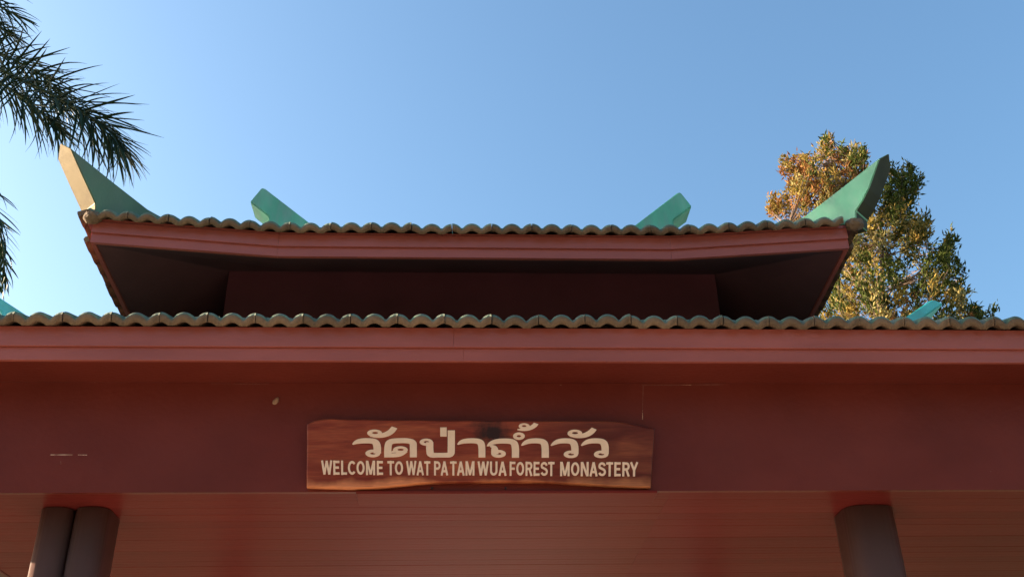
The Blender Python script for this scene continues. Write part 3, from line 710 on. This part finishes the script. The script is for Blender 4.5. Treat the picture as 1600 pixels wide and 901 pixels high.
crown = link('crown', mesh('crown', LV, LF, mats_l, LM, False), TREE); crown['kind'] = 'stuff'
tw = link('twigs', mesh('twigs', TV, TF, 'bark'), TREE); tw['kind'] = 'stuff'

# ------------------------------------------------------------------ palm on the left
def atd(x, y, d_): v = fw+rt*((x-800)/FPX)+up*((450.5-y)/FPX); return EYE+v*d_
crown_c = atd(-300, 40, 13.6)
PALM = empty('palm_tree', Vector((crown_c.x, crown_c.y, 0)), 'dark green palm with drooping feathery fronds at the left edge', 'palm tree')
pb = Vector((crown_c.x, crown_c.y, 0))
vs, fs = tube([Vector((0, 0, 0)), Vector((.05, 0, 1.2)), Vector((.03, 0, 5)), crown_c-pb-Vector((0, 0, 1.2)), crown_c-pb], [.26, .2, .17, .15, .1], 12)
link('trunk', mesh('trunk', vs, fs, 'palm_trunk', None, True), PALM)
def leaflet_mesh(droop, L_=1.0, w=.035):
    vs, fs = [], []; n_ = 7
    for i in range(n_+1):
        t_ = i/n_; ww = w*(math.sin(math.pi*min(1, (t_*.92+.08)))**.6)*(1-.35*t_)*.5 if i < n_ else .0015
        x = t_*L_*(1-.12*droop*t_); z = -droop*.42*t_**2.2*L_
        vs += [(x, ww, z), (x, 0, z-.010*(1-t_)), (x, -ww, z)]
    for i in range(n_):
        k = 3*i; fs += [[k, k+1, k+4, k+3], [k+1, k+2, k+5, k+4]]
    return mesh('leaflet', vs, fs, 'palm_leaf', None, True)
LM_ = [leaflet_mesh(q) for q in (.1, .45, .8, 1.15)]
def catmull(P, n_):
    out = []
    for i in range(n_+1):
        s_ = i/n_*(len(P)-1); k = min(int(s_), len(P)-2); t_ = s_-k
        p0, p1, p2, p3 = P[max(k-1, 0)], P[k], P[k+1], P[min(k+2, len(P)-1)]
        out.append(.5*((2*p1)+(p2-p0)*t_+(2*p0-5*p1+4*p2-p3)*t_**2+(3*p1-p0-3*p2+p3)*t_**3))
    return out
def frond(P, n_leaf, t0=.0, Lmax=.75, stuff=False, lo=.0, spread=1.0):
    """P: rachis points (world); leaflets stand off it in several planes like a plume and hang"""
    C_ = [p-pb for p in catmull(P, 40)]
    vs, fs = tube(C_, [.034*(1-.82*i/40)+.002 for i in range(41)], 6)
    fr = link('frond', mesh('frond', vs, fs, 'palm_stem', None, True), PALM)
    V_, F_ = [], []
    for i in range(n_leaf):
        t_ = t0+(1-t0)*(i+.5)/n_leaf; s_ = t_*40; k = min(int(s_), 39); p = C_[k].lerp(C_[k+1], s_-k)
        tg = (C_[min(k+2, 40)]-C_[max(k-1, 0)]).normalized()
        side = tg.cross(Vector((0, 0, 1))).normalized(); upv = side.cross(tg)
        sd = 1 if i % 2 else -1
        phi = R((-42, -10, 20, 50, -26, 5, 36, 66)[(i//2) % 8]+rnd.gauss(0, 6))
        ang = R(68-38*t_**1.8+rnd.gauss(0, 4))
        if i > n_leaf-8: ang *= .6
        d_ = tg*math.cos(ang)+(side*sd*math.cos(phi)+upv*math.sin(phi))*math.sin(ang)
        d_ = (d_+Vector((0, 0, -.10))).normalized()
        L_ = Lmax*(math.sin(math.pi*(.16+.74*t_))**.55)*rnd.uniform(.90, 1.08)
        z_ = (Vector((0, 0, 1))-d_*d_.z); z_ = z_.normalized() if z_.length > .05 else upv
        y_ = z_.cross(d_)
        M = Matrix((d_, y_, z_)).transposed().to_4x4() @ Matrix.Rotation(rnd.gauss(0, .3), 4, 'X') @ Matrix.Diagonal((L_, rnd.uniform(.7, 1.05), L_, 1))
        M.translation = p
        me_ = LM_[rnd.choices((0, 1, 2, 3), (.16, .40, .34, .10))[0]]
        if stuff:
            o0 = len(V_); V_ += [M @ v.co for v in me_.vertices]; F_ += [[q+o0 for q in pl.vertices] for pl in me_.polygons]
        else:
            o = link('leaflet', me_, fr); o.matrix_local = M
    if stuff:
        o = link('leaflets', mesh('leaflets', V_, F_, 'palm_leaf', None, True), fr); o['kind'] = 'stuff'
frond([crown_c, atd(-170, 62, 13.3), atd(-60, 86, 13.0), atd(20, 118, 12.75), atd(95, 156, 12.5), atd(148, 190, 12.35), atd(186, 230, 12.25)], 184, .44, 1.0)
frond([crown_c, atd(-200, -30, 13.3), atd(-110, -35, 13.0), atd(-45, -12, 12.9), atd(30, 26, 12.8)], 60, .50, .70)
frond([crown_c, atd(-200, -10, 13.6), atd(-110, -5, 13.3), atd(-45, 18, 13.2), atd(22, 58, 13.1)], 110, .35, .66, True)
frond([crown_c, atd(-200, 110, 13.2), atd(-90, 190, 13.0), atd(-24, 275, 12.9), atd(0, 360, 12.8), atd(8, 432, 12.8)], 56, .52, .50)
frond([crown_c, atd(-200, 120, 13.4), atd(-95, 200, 13.2), atd(-40, 285, 13.1), atd(-14, 370, 13.0), atd(-4, 440, 13.0)], 130, .40, .58, True)
frond([crown_c, atd(-170, 30, 13.9), atd(-70, 55, 13.8), atd(10, 88, 13.7), atd(70, 122, 13.6), atd(105, 155, 13.5)], 150, .30, .74, True)
frond([crown_c, atd(-190, 70, 12.9), atd(-80, 98, 12.6), atd(0, 130, 12.4), atd(60, 172, 12.3), atd(95, 205, 12.2)], 140, .30, .70, True)
for k in range(11):
    a = R(110+k*23+rnd.uniform(-6, 6)); dr = Vector((math.cos(a), math.sin(a), 0)); z0 = rnd.uniform(.3, 1.1)
    frond([crown_c, crown_c+dr*.8+Vector((0, 0, z0*.8)), crown_c+dr*1.8+Vector((0, 0, z0)), crown_c+dr*2.6+Vector((0, 0, z0-.7)), crown_c+dr*3.0+Vector((0, 0, z0-1.7))], 90, .2, .75, True)

# ------------------------------------------------------------------ unseen tree added past the left edge to keep sun off the right horn
def added_shade_tree(bx, by, zc, rx, rz, n_, label):
    b_ = Vector((bx, by, 0)); T_ = empty('shade_tree', b_, label, 'tree')
    vs, fs = tube([Vector((0, 0, 0)), Vector((.1, 0, zc*.4)), Vector((0, .1, zc*.8)), Vector((0, 0, zc+rz*.4))], [.35, .26, .18, .05], 8)
    link('trunk', mesh('trunk', vs, fs, 'bark', None, True), T_)
    V_, F_, M_ = [], [], []
    for i in range(n_):
        while True:
            q = Vector((rnd.uniform(-1, 1), rnd.uniform(-1, 1), rnd.uniform(-1, 1)))
            if .25 < q.length < 1+.2*noise.noise(q*2.5) and noise.noise(q*3.1+Vector((bx, 0, 0))) > -.28: break
        c = Vector((q.x*rx, q.y*rx, zc+q.z*rz))
        for k in range(7):
            d_ = Vector((rnd.gauss(0, 1), rnd.gauss(0, 1), rnd.gauss(0, .8))).normalized()
            leaf(c+d_*rnd.uniform(0, .25), d_, rnd.uniform(.16, .28), rnd.uniform(.08, .13), 0, V_, F_, M_)
    for k in range(7):
        a = R(k*51); v_, f_ = tube([Vector((0, 0, zc*.55)), Vector((math.cos(a)*rx*.4, math.sin(a)*rx*.4, zc)), Vector((math.cos(a)*rx*.75, math.sin(a)*rx*.75, zc+rz*.3))], [.12, .07, .02], 5)
        link('limb', mesh('limb', v_, f_, 'bark', None, True), T_)
    o = link('crown', mesh('crown', V_, F_, 'shade_leaf', M_), T_); o['kind'] = 'stuff'
added_shade_tree(-15, 11.9, 10.2, 1.45, 4.8, 3200, 'slender dark green tree standing beyond the left end of the gatehouse')

# unseen wood behind the camera, added and sized to block low sky light
for i, (x, y, zc, rx, rz) in enumerate(((-20, -11, 8.0, 5.0, 7.0), (-10, -12, 9.0, 5.2, 8.0), (0, -12.5, 9.4, 5.2, 8.4), (10, -11, 10.0, 5.2, 9.0), (19, -5, 10.5, 5.2, 9.5))):
    added_shade_tree(x, y, zc, rx, rz, 2600, ['dark leafy tree at the far left of the row across the forecourt', 'dark leafy tree second from the left across the forecourt', 'dark leafy tree across the forecourt facing the sign', 'tall dark leafy tree second from the right across the forecourt', 'tall dark leafy tree at the far right of the row across the forecourt'][i])
